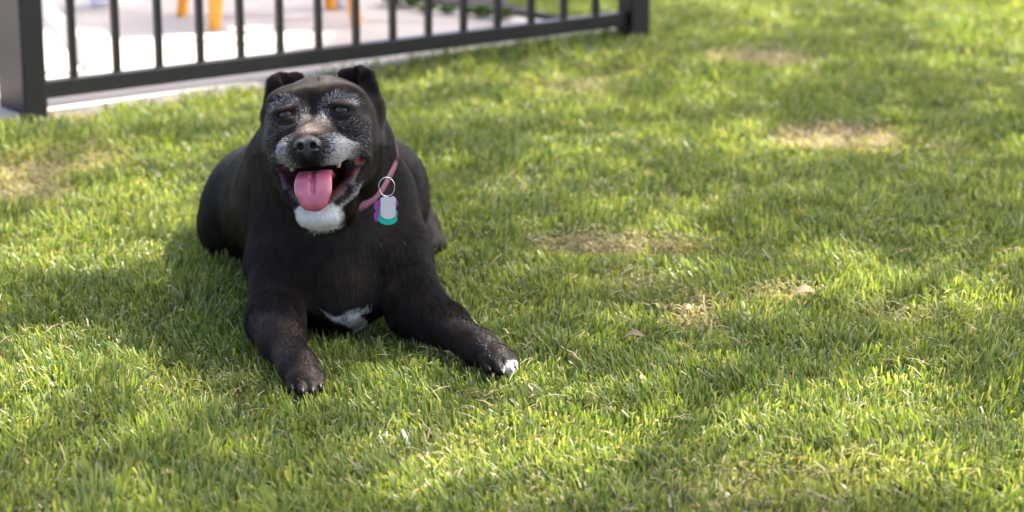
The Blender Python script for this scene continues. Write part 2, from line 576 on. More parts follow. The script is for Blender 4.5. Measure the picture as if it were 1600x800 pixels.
def coat(P, N):
    """returns (white amount, skin colour rgb, head weight, bare amount) for points on the dog"""
    h = to_head(P)
    x, y, z = h[:, 0], h[:, 1], h[:, 2]
    ax = np.abs(x)
    n = noise(P, 90.0); n2 = noise(P, 35.0, 5.0)
    head = sstep(-60, -10, y) * sstep(-185, -165, z) * sstep(110, 95, ax)
    w = np.zeros(len(P))
    # grey muzzle and cheeks
    mz = (0.25 * sstep(8, 16, ax) + 0.75 * sstep(18, 40, ax - 0.30 * (z + 45))) * sstep(40, 72, y) * sstep(-78, -68, z) * sstep(-20, -40, z) * sstep(148, 134, y) * sstep(66, 48, ax)
    right = np.where(x > 0, 1.0, 0.68)
    w = np.maximum(w, 0.74 * mz * right * (0.7 + 0.5 * n2))
    ck = sstep(20, 45, y) * sstep(30, 44, ax) * sstep(8, -8, z) * sstep(-75, -60, z) * sstep(86, 72, ax)
    w = np.maximum(w, 0.12 * ck * (0.15 + 1.0 * n2))
    # brows: arcs over each eye
    ex, ez = ax - 42, z - 8
    rr = np.hypot(ex, ez * 1.05)
    arc = np.exp(-((rr - 24) / 4.5) ** 2) * sstep(6, 15, ez + 0.12 * ex) * (y > 10)
    w = np.maximum(w, 0.36 * arc * (0.5 + 0.9 * n2))
    # between the eyes, and down beside the bridge of the nose
    mid = np.exp(-((ax - 18) / 11) ** 2) * np.exp(-((z - 2) / 17) ** 2) * (y > 30)
    w = np.maximum(w, 0.17 * mid)
    out = np.exp(-((ex - 24) / 7) ** 2) * np.exp(-((ez + 16) / 16) ** 2) * (y > 10)
    w = np.maximum(w, 0.05 * out)
    # lips, chin and throat
    lip = (y > 40) * sstep(-92, -100, z) * np.exp(-((sample_lip(h) - 10.0) / 2.6) ** 2)
    w = np.maximum(w, 0.5 * lip * (x > -30))
    chin = sstep(38, 28, ax + 0.5 * np.maximum(0, -z - 146)) * sstep(-126, -133, z) * sstep(25, 44, y) * sstep(-172, -162, z)
    w = np.maximum(w, 0.97 * chin)
    w = w * np.where(rr < 17, 0.12, 1)
    dark_lip = np.exp(-(ax / 15) ** 2) * sstep(-54, -62, z) * (y > 112) * (z > -90)
    w = w * (1 - 0.75 * dark_lip)
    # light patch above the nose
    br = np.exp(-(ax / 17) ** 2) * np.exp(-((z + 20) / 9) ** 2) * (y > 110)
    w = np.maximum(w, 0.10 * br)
    # chest mark, white toe, grey foot
    px, py = project(P)
    front = (N[:, 1] < 0.3) & (P[:, 1] < 3.5)
    mark = in_poly(px, py, [(495, 478), (512, 489), (534, 498), (533, 489), (546, 483), (583, 472), (562, 488), (561, 496), (586, 504), (576, 520), (548, 514), (516, 505)])
    w = np.maximum(w, 0.92 * (mark & front & (P[:, 2] < 0.14)))
    toe = (np.hypot(px - 803, (py - 578)) < 17) & (P[:, 1] < 3.16) & (px > 782)
    w = np.maximum(w, 0.95 * toe)
    streak = np.exp(-(((px - 752) - (py - 530) * 0.55) / 7) ** 2) * sstep(495, 512, py) * sstep(572, 555, py) * (P[:, 1] < 3.25)
    w = np.maximum(w, 0.06 * streak)
    streak2 = np.exp(-((px - 478) / 22) ** 2) * sstep(560, 590, py) * (P[:, 1] < 3.1)
    w = np.maximum(w, 0.015 * streak2)
    w = np.where(h[:, 2] < -190, np.where(P[:, 1] < 3.5, w, 0), w)
    # skin / under coat
    base = np.array([0.0070, 0.0048, 0.0038])
    brown = np.array([0.026, 0.0145, 0.0095])
    C = base + (brown - base) * np.clip(0.15 + 0.7 * (noise(P, 6.0, 2.0) - 0.4), 0, 1)[:, None]
    # browner on the bridge of the nose and the forehead
    bb = np.exp(-(ax / 22) ** 2) * (z < 5) * (y > 60) * sstep(-42, -26, z)
    C = C * (1 - bb[:, None]) + bb[:, None] * np.array([0.040, 0.021, 0.016])
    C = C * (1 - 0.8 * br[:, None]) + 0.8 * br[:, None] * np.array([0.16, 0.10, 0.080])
    fh = sstep(20, 50, z) * (np.abs(y) < 80) * (ax < 70) * (z < 90) * 0.4
    C = C * (1 - fh[:, None]) + fh[:, None] * np.array([0.022, 0.013, 0.010])
    C0 = C
    sw = 0.35 * w + 0.4 * w * (w > 0.85)
    C = C * (1 - sw[:, None]) + sw[:, None] * np.array([0.36, 0.34, 0.335])
    # bare places: eyelids, lips, mouth
    mouth = mouth_mask(h)
    lids = (rr < 13.0) & (np.abs(ez) < 6.5) & (y > 45)
    nh = N @ HR
    inner = (sample_lip(h) < 13) & (nh[:, 2] > 0.35) & (z < -74) & (z > -140)
    bare = np.maximum(np.maximum(mouth, lids * 1.0), inner * 1.0)
    C = np.where(lids[:, None], np.array([0.0045, 0.0036, 0.0036]), C)
    gum = np.array([0.055, 0.016, 0.018])
    pink = np.array([0.30, 0.085, 0.075])
    cor = np.exp(-((ax - 53) / 9) ** 2) * np.exp(-((z + 70) / 11) ** 2)
    mc = gum + (pink - gum) * (cor * (x > 0) + 0.12 * cor * (x < 0))[:, None]
    C = np.where(mouth[:, None] > 0.5, mc, C)
    rib = 0.5 + 0.5 * np.sin(y * 1.1)
    C = np.where((inner & (mouth < 0.5))[:, None], np.array([0.026, 0.017, 0.022]) * (0.4 + 1.5 * rib)[:, None], C)
    return w, C, head, bare

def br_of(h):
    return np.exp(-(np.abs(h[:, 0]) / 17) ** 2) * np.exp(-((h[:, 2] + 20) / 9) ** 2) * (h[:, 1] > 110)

def sample_lip(h):
    # distance to the lower lip line (mm)
    pts = np.array([(65, 34, -66), (47, 70, -103), (22, 101, -125), (0, 108, -130)], float)
    q = np.c_[np.abs(h[:, 0]), h[:, 1], h[:, 2]]
    best = np.full(len(h), 1e9)
    for i in range(3):
        a, b = pts[i], pts[i + 1]
        t = np.clip(((q - a) @ (b - a)) / ((b - a) @ (b - a)), 0, 1)
        best = np.minimum(best, np.linalg.norm(q - a - t[:, None] * (b - a), axis=1))
    return best

def ell_in(h, c, r, rx):
    L = np.array(Matrix.Rotation(R(rx), 3, 'X'))
    q = (h - np.array(c)) @ L / np.array(r)
    return np.linalg.norm(q, axis=1)

def mouth_mask(h):
    a = ell_in(h, (0, 84, -93), (43, 57, 28), -16)
    b = ell_in(h, (0, 58, -84), (57, 27, 18), -20)
    c = ell_in(h, (0, 66, -116), (27, 41, 14), -30)
    m = np.minimum(np.minimum(a, b), c)
    a_, b_ = np.array([34, 92, -80.0]), np.array([63, 46, -65.0])
    q = np.c_[np.abs(h[:, 0]), h[:, 1], h[:, 2]]
    t = np.clip(((q - a_) @ (b_ - a_)) / ((b_ - a_) @ (b_ - a_)), 0, 1)
    dd = np.linalg.norm(q - a_ - t[:, None] * (b_ - a_), axis=1) / (9.6 - 2.5 * t)
    return ((m < 1.03) | (dd < 1.0)).astype(float)

V, Q = surface_nets(FIELD, GO, H)
_n = field_normal(V)
_hd = sstep(-90, -40, to_head(V)[:, 1]) * sstep(-200, -160, to_head(V)[:, 2])
V = V + _n * ((0.0045 * (noise(V * [1, 0.6, 0.6], 16.0, 3.0) - 0.5) + 0.0025 * (noise(V, 38.0, 7.0) - 0.5)) * (1 - _hd) * sstep(0.0, 0.05, V[:, 2]))[:, None]
# keep the largest connected shell only
N_ = field_normal(V)
wW, wC, wH, wB = coat(V, N_)

def skin_material():
    m, nt, b = mat('dog_skin')
    a = attr_color(nt, 'coat')
    nt.links.new(a.outputs['Color'], b.inputs['Base Color'])
    b.inputs['Roughness'].default_value = 0.55
    b.inputs['Specular IOR Level'].default_value = 0.15
    return m

def fur_material():
    m = bpy.data.materials.new('dog_fur')
    m.use_nodes = True
    nt = m.node_tree
    nt.nodes.clear()
    out = nt.nodes.new('ShaderNodeOutputMaterial')
    hb = nt.nodes.new('ShaderNodeBsdfPrincipled')
    a = attr_color(nt, 'hair')
    nt.links.new(a.outputs['Color'], hb.inputs['Base Color'])
    hb.inputs['Roughness'].default_value = 0.42
    hb.inputs['Specular IOR Level'].default_value = 0.18
    nt.links.new(hb.outputs[0], out.inputs['Surface'])
    return m

M_skin, M_fur = skin_material(), fur_material()
dog = empty('dog', (-0.31, 3.5, 0.0))
tag(dog, 'black dog with grey muzzle lying on the lawn, mouth open', 'dog')
body_me = mesh_np('body', V, Q)
add_color(body_me, 'coat', wC)
body = link('body', body_me, M_skin, dog, smooth=True)

def flow_field(P, N):
    """which way the coat lies"""
    h = to_head(P)
    f_head = P - hp(0, 150, -30)
    f_head = f_head + 0.35 * np.array([0, 0, -1.0]) * np.linalg.norm(f_head, axis=1, keepdims=True) * (h[:, 2:3] < -40)
    f_head /= np.linalg.norm(f_head, axis=1, keepdims=True)
    f_body = np.tile(np.array([0.0, 0.75, -0.55]), (len(P), 1))
    chest = sstep(3.42, 3.30, P[:, 1])[:, None]
    f_chest = np.c_[0.25 * np.sign(P[:, 0] + 0.285), np.full(len(P), 0.1), np.full(len(P), -1.0)]
    f = f_body * (1 - chest) + f_chest * chest
    leg = (sstep(3.32, 3.22, P[:, 1]) * (P[:, 2] < 0.14))[:, None]
    f_leg = np.c_[np.full(len(P), 0.3), np.full(len(P), -0.9), np.full(len(P), -0.45)]
    f = f * (1 - leg) + f_leg * leg
    hw = (sstep(-75, -35, h[:, 1]) * sstep(-190, -160, h[:, 2]))[:, None]
    f = f * (1 - hw) + f_head * hw
    j = np.stack([noise(P, 22.0, 11.0), noise(P, 22.0, 17.0), noise(P, 22.0, 23.0)], -1) - 0.5
    f = f + 0.55 * j
    f = f - N * (f * N).sum(1, keepdims=True)
    return f / (np.linalg.norm(f, axis=1, keepdims=True) + 1e-9)

def build_fur(n_total=640000):
    tri = np.concatenate([Q[:, [0, 1, 2]], Q[:, [0, 2, 3]]])
    a, b, c = V[tri[:, 0]], V[tri[:, 1]], V[tri[:, 2]]
    area = 0.5 * np.linalg.norm(np.cross(b - a, c - a), axis=1)
    cen = (a + b + c) / 3
    hc = to_head(cen)
    dens = np.ones(len(tri))
    headish = (hc[:, 1] > -60) & (hc[:, 2] > -185)
    dens = np.where(headish, 5.5, dens)
    dens = np.where(cen[:, 1] > 3.75, 0.6, dens)
    dens = np.where(cen[:, 2] < 0.02, 0.15, dens)
    pr = area * dens; pr /= pr.sum()
    t = rng.choice(len(tri), n_total, p=pr)
    r1, r2 = np.sqrt(rng.random(n_total)), rng.random(n_total)
    P = a[t] * (1 - r1)[:, None] + b[t] * (r1 * (1 - r2))[:, None] + c[t] * (r1 * r2)[:, None]
    N = field_normal(P)
    w, C, head, bare = coat(P, N)
    keep = bare < 0.5
    h = to_head(P)
    nose = ell_in(h, (0, 146, -45), (22, 16, 17), 0) < 1.0
    keep &= ~nose
    P, N, w, C, head, h = P[keep], N[keep], w[keep], C[keep], head[keep], h[keep]
    n = len(P)
    F = flow_field(P, N)
    F = F + rng.normal(0, 0.16, (n, 3))
    F = F - N * (F * N).sum(1, keepdims=True)
    F /= np.linalg.norm(F, axis=1, keepdims=True)
    L = 0.0135 * (0.7 + 0.6 * rng.random(n))
    hd = (h[:, 1] > -60) & (h[:, 2] > -190)
    L = np.where(hd, L * 0.62, L)
    L = np.where(hd & (h[:, 1] > 70) & (h[:, 2] > -90), L * 0.62, L)
    L = np.where((np.abs(h[:, 0]) < 45) & (h[:, 2] < -138) & hd, L * 1.5, L)      # long white chin hair
    L = np.where((np.abs(h[:, 0]) > 76) & (h[:, 1] < 0) & (h[:, 2] > -40) & hd, L * 1.7, L)   # ragged ear edge
    L = np.where((P[:, 1] < 3.16) & (P[:, 2] < 0.08), L * 0.38, L)
    eyed = np.hypot(np.abs(h[:, 0]) - 43, h[:, 2] - 10)
    L = np.where((eyed < 24) & (h[:, 1] > 40), L * (0.25 + 0.5 * np.clip((eyed - 12) / 12, 0, 1)), L)
    lift = R(15) + R(14) * rng.random(n)
    s = np.array([0.0, 0.35, 0.7, 1.0])
    pts = P[:, None, :] + L[:, None, None] * (F[:, None, :] * (s[None, :, None] * np.cos(lift)[:, None, None])
          + N[:, None, :] * (s * (1 - 0.35 * s))[None, :, None] * np.sin(lift)[:, None, None])
    pts -= N[:, None, :] * 0.0004
    ur = rng.random(n)
    white = ur < w
    mixw = sstep(-0.14, 0.14, w - ur) * sstep(0.0, 0.08, w)
    col = C * (0.6 + 0.8 * rng.random(n))[:, None]
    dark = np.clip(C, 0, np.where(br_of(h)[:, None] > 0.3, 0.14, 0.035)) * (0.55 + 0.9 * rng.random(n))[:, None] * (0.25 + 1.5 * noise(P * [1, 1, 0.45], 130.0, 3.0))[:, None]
    wc = np.where((h[:, 2] < -125)[:, None] | (~hd)[:, None], np.array([0.86, 0.85, 0.83]), np.array([0.62, 0.60, 0.60])) * (0.75 + 0.3 * rng.random(n))[:, None]
    col = wc * mixw[:, None] + (1 - mixw[:, None]) * (np.minimum(dark, 0.16))
    rad = np.where(white, 0.00018, 0.00021) * (0.8 + 0.4 * rng.random(n))
    cu = bpy.data.hair_curves.new('fur')
    cu.add_curves([4] * n)
    cu.attributes['position'].data.foreach_set('vector', np.ascontiguousarray(pts.reshape(-1), np.float32))
    ra = cu.attributes.new('radius', 'FLOAT', 'POINT') if 'radius' not in cu.attributes else cu.attributes['radius']
    rr = rad[:, None] * np.array([1.0, 0.95, 0.7, 0.15])[None]
    ra.data.foreach_set('value', np.ascontiguousarray(rr.reshape(-1), np.float32))
    ca = cu.attributes.new('hair', 'FLOAT_COLOR', 'CURVE')
    ca.data.foreach_set('color', np.c_[np.clip(col, 0.002, 0.9), np.ones(n)].astype(np.float32).ravel())
    cu.materials.append(M_fur)
    o = bpy.data.objects.new('fur', cu)
    COL.objects.link(o)
    o.parent = dog
    o.matrix_parent_inverse = dog.matrix_world.inverted()
    tag(o, kind='stuff')
    return o

build_fur()

# small parts of the head, each from its own finer field
def field_part(name, lo, hi, h, build, m, attr=None):
    """lo, hi in head mm; build(blend, place) fills the field in head millimetres * 0.001"""
    ax = [np.arange(lo[i], hi[i], h) * 0.001 for i in range(3)]
    ax = [a.astype(np.float32) for a in ax]
    F = np.full([len(a) for a in ax], 0.05, np.float32)
    b = Blend(F, ax, h * 0.001)
    build(b)
    v, q = surface_nets(F, np.array(lo) * 0.001, h * 0.001)
    me = mesh_np(name, HC + v @ HR.T, q)
    if attr is not None:
        add_color(me, 'tint', attr(v * 1000))
    return link(name, me, m, dog, smooth=True)

def mm(*a): return np.array(a, float) * 0.001

def nose_build(b):
    b.ell(mm(0, 143, -42), mm(18, 12, 12.5), k=0.006)
    for s in (-1, 1):
        b.ell(mm(s * 11, 146, -45), mm(9.5, 11, 11), k=0.006)
    b.ell(mm(0, 143, -55), mm(8, 9, 9), k=0.008)
    for s in (-1, 1):
        b.ell(mm(s * 9.5, 157, -45), mm(4.4, 11, 4.6), k=0.004, op='s')
        b.cone(mm(s * 14, 155, -49), mm(s * 20, 148, -51), 0.0024, 0.0013, k=0.003, op='s')
    b.cone(mm(0, 160, -42), mm(0, 156, -64), 0.0011, 0.0011, k=0.004, op='s')

M_nose = simple('nose_leather', (0.008, 0.0075, 0.0085), 0.36, noise_amt=0.3, noise_scale=300, bump=0.35, bump_scale=700)
field_part('nose', (-30, 120, -66), (30, 166, -14), 0.9, nose_build, M_nose)

def tongue_build(b):
    pts = [(0, 40, -86), (0, 72, -82), (0, 98, -83), (0, 117, -95), (0, 124, -113), (0, 123, -131)]
    wid = [21, 22, 23.5, 25.5, 25, 17]
    # a flat, wide band built from overlapping flattened blobs along the path
    for i in range(len(pts) - 1):
        for t in np.linspace(0, 1, 6, endpoint=(i == len(pts) - 2)):
            p = np.array(pts[i]) * (1 - t) + np.array(pts[i + 1]) * t
            w_ = wid[i] * (1 - t) + wid[i + 1] * t
            d = np.array(pts[i + 1]) - np.array(pts[i]); d = d / np.linalg.norm(d)
            nrm = np.array([0, -d[2], d[1]])
            Rm = np.stack([[1, 0, 0], d, nrm], 1)
            b.ell(p * 0.001, mm(w_, 9, 5.5), Rm, k=0.006)
    g = [np.array(q) + np.array(o) for q, o in zip(pts[1:5], ((0, 1, 6), (0, 3, 5.5), (0, 5.0, 3.2), (0, 6, 1)))]
    for i in range(len(g) - 1):
        b.cone(g[i] * 0.001, g[i + 1] * 0.001, 0.0030, 0.0022, k=0.006, op='s')

def tongue_material():
    m, nt, b = mat('tongue')
    tc = nt.nodes.new('ShaderNodeTexCoord')
    nz = nt.nodes.new('ShaderNodeTexNoise'); nz.inputs['Scale'].default_value = 60; nz.inputs['Detail'].default_value = 5
    nt.links.new(tc.outputs['Object'], nz.inputs['Vector'])
    cr = nt.nodes.new('ShaderNodeValToRGB')
    cr.color_ramp.elements[0].position = 0.3; cr.color_ramp.elements[0].color = (0.30, 0.052, 0.085, 1)
    cr.color_ramp.elements[1].position = 0.7; cr.color_ramp.elements[1].color = (0.43, 0.105, 0.150, 1)
    nt.links.new(nz.outputs['Fac'], cr.inputs['Fac'])
    nt.links.new(cr.outputs['Color'], b.inputs['Base Color'])
    b.inputs['Roughness'].default_value = 0.40
    b.inputs['Coat Weight'].default_value = 0.5
    b.inputs['Coat Roughness'].default_value = 0.18
    b.inputs['Subsurface Weight'].default_value = 0.25
    b.inputs['Subsurface Radius'].default_value = (0.006, 0.002, 0.002)
    b.inputs['Subsurface Scale'].default_value = 1.0
    v = nt.nodes.new('ShaderNodeTexVoronoi'); v.inputs['Scale'].default_value = 900
    nt.links.new(tc.outputs['Object'], v.inputs['Vector'])
    bp = nt.nodes.new('ShaderNodeBump'); bp.inputs['Strength'].default_value = 0.25; bp.inputs['Distance'].default_value = 0.001
    nt.links.new(v.outputs['Distance'], bp.inputs['Height'])
    nt.links.new(bp.outputs['Normal'], b.inputs['Normal'])
    return m

tongue = field_part('tongue', (-40, 24, -168), (40, 142, -78), 1.2, tongue_build, tongue_material())

# eyes
def eye_material():
    m, nt, b = mat('eye')
    a = attr_color(nt, 'tint')
    nt.links.new(a.outputs['Color'], b.inputs['Base Color'])
    b.inputs['Roughness'].default_value = 0.04
    b.inputs['Specular IOR Level'].default_value = 0.36
    return m
M_eye = eye_material()

def build_eye(s):
    bm = bmesh.new()
    bmesh.ops.create_uvsphere(bm, u_segments=40, v_segments=28, radius=0.0125)
    me = bm_mesh('eye', bm)
    Vv = np.array([v.co[:] for v in me.vertices])
    gaze = np.array([0.10, 0.985, 0.10]); gaze /= np.linalg.norm(gaze)
    d = (Vv / 0.0125) @ gaze
    iris = np.array([0.030, 0.013, 0.006]); pup = np.array([0.003, 0.003, 0.003]); scl = np.array([0.03, 0.018, 0.015])
    Cc = np.where((d > 0.93)[:, None], pup, np.where((d > 0.70)[:, None], iris, scl))
    Vw = hp(s * 43, 62.5, 10) + Vv @ HR.T
    me.vertices.foreach_set('co', Vw.astype(np.float32).ravel())
    add_color(me, 'tint', Cc)
    return link('eye', me, M_eye, dog, smooth=True)

# teeth
M_tooth = simple('tooth', (0.40, 0.28, 0.16), 0.3, noise_amt=0.15, noise_scale=200)
def build_tooth(base, tip, r):
    bm = bmesh.new()
    bmesh.ops.create_cone(bm, cap_ends=True, segments=12, radius1=r, radius2=r * 0.5, depth=1.0)
    for v in bm.verts:
        v.co.z += 0.5
    a, b = Vector(hp(*base)), Vector(hp(*tip))
    q = (b - a).to_track_quat('Z', 'Y').to_matrix().to_4x4()
    bm.transform(Matrix.Translation(a) @ q @ Matrix.Diagonal((1, 1, (b - a).length, 1)))
    return link('tooth', bm_mesh('tooth', bm), M_tooth, dog, smooth=True)

for s in (-1, 1):
    build_eye(s)
    build_tooth((s * 36, 88, -66), (s * 35, 89, -77), 0.0048)

M_claw = simple('claw_horn', (0.030, 0.024, 0.020), 0.35, noise_amt=0.2, noise_scale=200)
for tip, dr in TOES:
    bm = bmesh.new()
    bmesh.ops.create_cone(bm, cap_ends=True, segments=10, radius1=0.0026, radius2=0.0009, depth=0.010)
    q_ = (Vector(dr) * 0.85 + Vector((0, 0, -0.45))).normalized().to_track_quat('Z', 'Y').to_matrix().to_4x4()
    bm.transform(Matrix.Translation(Vector(tip) + Vector(dr) * 0.0065) @ q_)
    link('claw', bm_mesh('claw', bm), M_claw, dog, smooth=True)

# ------------------------------------------------------------------ collar and tags
collar = empty('dog_collar', (-0.28, 3.34, 0.20))
tag(collar, 'pink woven collar with hanging tags around the black dog\'s neck', 'collar')

def build_collar():
    c0, nrm, e1, e2, A, rows = COLLAR
    n = len(A)
    def ringpts(off, r):
        return c0 + nrm * off + (np.cos(A)[:, None] * e1 + np.sin(A)[:, None] * e2) * r[:, None]
    dip = -0.0095 * sstep(0.2, -0.3, np.cos(A))
    V_ = np.concatenate([ringpts(-COLW, rows[0] + 0.001 + dip), ringpts(-COLW, rows[0] + 0.0026 + dip), ringpts(0.0, (rows[0] + rows[1]) / 2 + 0.0034 + dip), ringpts(COLW, rows[1] + 0.0026 + dip), ringpts(COLW, rows[1] + 0.001 + dip)])
    F_ = []
    for k in range(5):
        for i in range(n):
            j = (i + 1) % n; k2 = (k + 1) % 5
            F_.append((k * n + i, k * n + j, k2 * n + j, k2 * n + i))
    m = simple('collar_webbing', (0.17, 0.060, 0.105), 0.85, noise_amt=0.65, noise_scale=160, bump=0.5, bump_scale=900)
    return link('band', mesh_np('band', V_, np.array(F_)), m, collar, smooth=True)

build_collar()

M_steel = simple('steel', (0.42, 0.41, 0.40), 0.18, metal=1.0, noise_amt=0.1)
M_tagw = simple('tag_white', (0.52, 0.49, 0.49), 0.35, metal=0.0, noise_amt=0.05)
M_teal = simple('tag_teal', (0.0, 0.42, 0.30), 0.35, noise_amt=0.08)
M_purple = simple('tag_purple', (0.33, 0.05, 0.30), 0.3, noise_amt=0.15)

TAGY = 3.235
def plate(name, outline, depth_y, thick, m, parent, tilt=0.0):
    """a flat tag hanging towards the camera side: outline in photo positions"""
    bm = bmesh.new()
    P = [Vector(W(px, py, depth_y)) for px, py in outline]
    n = Vector((0.086, -0.97, 0.22)).normalized()
    vs = [bm.verts.new(p) for p in P]
    f = bm.faces.new(vs)
    bm.normal_update()
    if f.normal.dot(n) < 0: f.normal_flip()
    r = bmesh.ops.extrude_face_region(bm, geom=[f])
    for v in [g for g in r['geom'] if isinstance(g, bmesh.types.BMVert)]:
        v.co -= n * thick
    es = [e for e in bm.edges]
    bmesh.ops.bevel(bm, geom=es, offset=0.0004, segments=2, affect='EDGES')
    return link(name, bm_mesh(name, bm), m, parent)

def arc_pts(cx, cy, rx, ry, a0, a1, n):
    return [(cx + rx * math.cos(R(a0 + (a1 - a0) * i / (n - 1))), cy + ry * math.sin(R(a0 + (a1 - a0) * i / (n - 1)))) for i in range(n)]

def build_tags():
    # split ring
    c = W(604, 292, TAGY); 
    bm = bmesh.new()
    V_, F_ = [], []
    nr, nt = 48, 8
    ex = np.array([0.82, 0.25, 0.12]); ex /= np.linalg.norm(ex)
    ez = np.array([-0.12, 0.05, 0.98]); ez -= ex * (ez @ ex); ez /= np.linalg.norm(ez)
    en = np.cross(ex, ez)
    for i in range(nr):
        a = 2 * np.pi * i / nr
        d = ex * math.cos(a) * 0.84 + ez * math.sin(a)
        for j in range(nt):
            b = 2 * np.pi * j / nt
            V_.append(c + d * (0.0145 + 0.0011 * math.cos(b)) + en * 0.0017 * math.sin(b))
            F_.append((i * nt + j, ((i + 1) % nr) * nt + j, ((i + 1) % nr) * nt + (j + 1) % nt, i * nt + (j + 1) % nt))
    bm.free()
    link('split_ring', mesh_np('split_ring', np.array(V_), np.array(F_)), M_steel, collar, smooth=True)
    white = [(594, 310), (600, 307), (605, 306), (609, 309), (614, 306), (619, 310), (618, 318), (618, 333)] + arc_pts(606.5, 334, 12, 8.5, 0, 180, 9) + [(594.5, 326), (595, 318)]
    o = plate('tag', white, TAGY - 0.006, 0.0012, M_tagw, collar); o['label'] = 'white bone-cut metal tag'
    teal = [(593, 322), (618, 320), (621, 345)] + arc_pts(606, 342, 15, 9.5, 12, 165, 9) + [(591, 345)]
    o = plate('tag', teal, TAGY - 0.002, 0.0012, M_teal, collar); o['label'] = 'teal tag behind the white one'
    purple = arc_pts(590, 322, 5.5, 8.5, 90, 270, 8) + [(600, 312), (614, 311)] + arc_pts(618, 318, 4, 6, -90, 90, 6) + arc_pts(618, 333, 4, 6, -90, 90, 6) + [(605, 343)] + arc_pts(589.5, 338, 5.5, 8.5, 90, 270, 8)
    o = plate('tag', purple, TAGY + 0.002, 0.0012, M_purple, collar); o['label'] = 'purple bone-shaped tag behind the others'

build_tags()

# ------------------------------------------------------------------ fence
fence = empty('picket_fence', (*fxy(0.85, 0), 0.0))
tag(fence, 'black metal picket fence with square posts along the patio edge', 'fence')
SP_ = 0.1109
def f3(s, n, z):
    p = fxy(s, n)
    return (p[0], p[1], z)
def build_fence():
    S0, S1 = -0.128, 14 * SP_ + 0.135
    bm = bm_beam(bmesh.new(), f3(S0 + 0.033, 0, 0.062), f3(S1 - 0.033, 0, 0.062), 0.030, 0.040, bevel=0.003)
    link('bottom_rail', bm_mesh('bottom_rail', bm), M_fence, fence)
    for z in (1.02, 1.17):
        bm = bm_beam(bmesh.new(), f3(S0 + 0.033, 0, z), f3(S1 - 0.033, 0, z), 0.030, 0.038, bevel=0.003)
        link('top_rail', bm_mesh('top_rail', bm), M_fence, fence)
    upv = (FN[0], FN[1], 0)
    pm = None
    for i in range(15):
        if pm is None:
            bm = bm_beam(bmesh.new(), (0, 0, 0.0795), (0, 0, 1.24), 0.0165, 0.0165, up=upv, bevel=0.002, )
            pm = bm_mesh('picket', bm); pm.materials.append(M_fence)
        o = bpy.data.objects.new('picket', pm)
        COL.objects.link(o)
        p = fxy(i * SP_, 0)
        o.parent = fence
        o.location = Vector((p[0], p[1], 0)) - Vector(fence.location)
        o.matrix_parent_inverse = Matrix.Identity(4)
    for s, pw, ph in ((S0, 0.058, 0.135), (S1, 0.064, 0.064)):
        bm = bm_beam(bmesh.new(), f3(s, 0, -0.1), f3(s, 0, 1.30), pw, ph, up=upv, bevel=0.004)
        po = link('post', bm_mesh('post', bm), M_fence, fence)
        bm = bm_beam(bmesh.new(), f3(s, 0, 1.301), f3(s, 0, 1.325), pw + 0.01, ph + 0.01, up=upv, bevel=0.006, w2=pw - 0.014, h2=ph - 0.014)
        link('cap', bm_mesh('cap', bm), M_fence, po)
build_fence()

# ------------------------------------------------------------------ things on the patio
def build_chair():
    ft = [G(335, 47, 0.022), G(557, 40, 0.022), G(517, 14, 0.022), G(284, 25, 0.022)]    # feet
    c = np.mean(ft, 0); c[2] = 0.022
    ch = empty('patio_chair', c)
    tag(ch, 'orange metal chair with splayed tapered legs behind the fence', 'chair')
    top = []
    for f in ft:
        d = f - c; d[2] = 0
        t = c + d * 0.80; t[2] = 0.45
        top.append(t)
        bm = bm_beam(bmesh.new(), f, t, 0.026, 0.024, up=tuple(d), bevel=0.003, w2=0.060, h2=0.045)
        link('leg', bm_mesh('leg', bm), M_orange, ch)
    bm = bmesh.new()
    vs = [bm.verts.new(Vector(t) + Vector((0, 0, 0.0))) for t in top]
    f = bm.faces.new(vs)
    r = bmesh.ops.extrude_face_region(bm, geom=[f])
    for v in [g for g in r['geom'] if isinstance(g, bmesh.types.BMVert)]: v.co.z += 0.022
    bmesh.ops.recalc_face_normals(bm, faces=bm.faces)
    bmesh.ops.bevel(bm, geom=list(bm.edges), offset=0.008, segments=3, affect='EDGES')
    link('seat', bm_mesh('seat', bm), M_orange, ch)
    # back: two uprights, a hooped top and a centre splat
    a, b = Vector(top[2]), Vector(top[3])
    out = ((a + b) / 2 - Vector(c)); out.z = 0; out.normalize()
    for p in (a, b):
        bm = bm_beam(bmesh.new(), p + Vector((0, 0, 0.02)), p + Vector((0, 0, 0.40)) + out * 0.07, 0.028, 0.02, up=tuple(out), bevel=0.003)
        link('back_upright', bm_mesh('back_upright', bm), M_orange, ch)
    bm = bm_beam(bmesh.new(), a + Vector((0, 0, 0.40)) + out * 0.07, b + Vector((0, 0, 0.40)) + out * 0.07, 0.02, 0.06, bevel=0.004)
    link('back_rail', bm_mesh('back_rail', bm), M_orange, ch)
    m_ = (a + b) / 2
    bm = bm_beam(bmesh.new(), m_ + Vector((0, 0, 0.02)), m_ + Vector((0, 0, 0.40)) + out * 0.068, 0.10, 0.006, up=tuple(out), bevel=0.001)
    link('splat', bm_mesh('splat', bm), M_orange, ch)
build_chair()

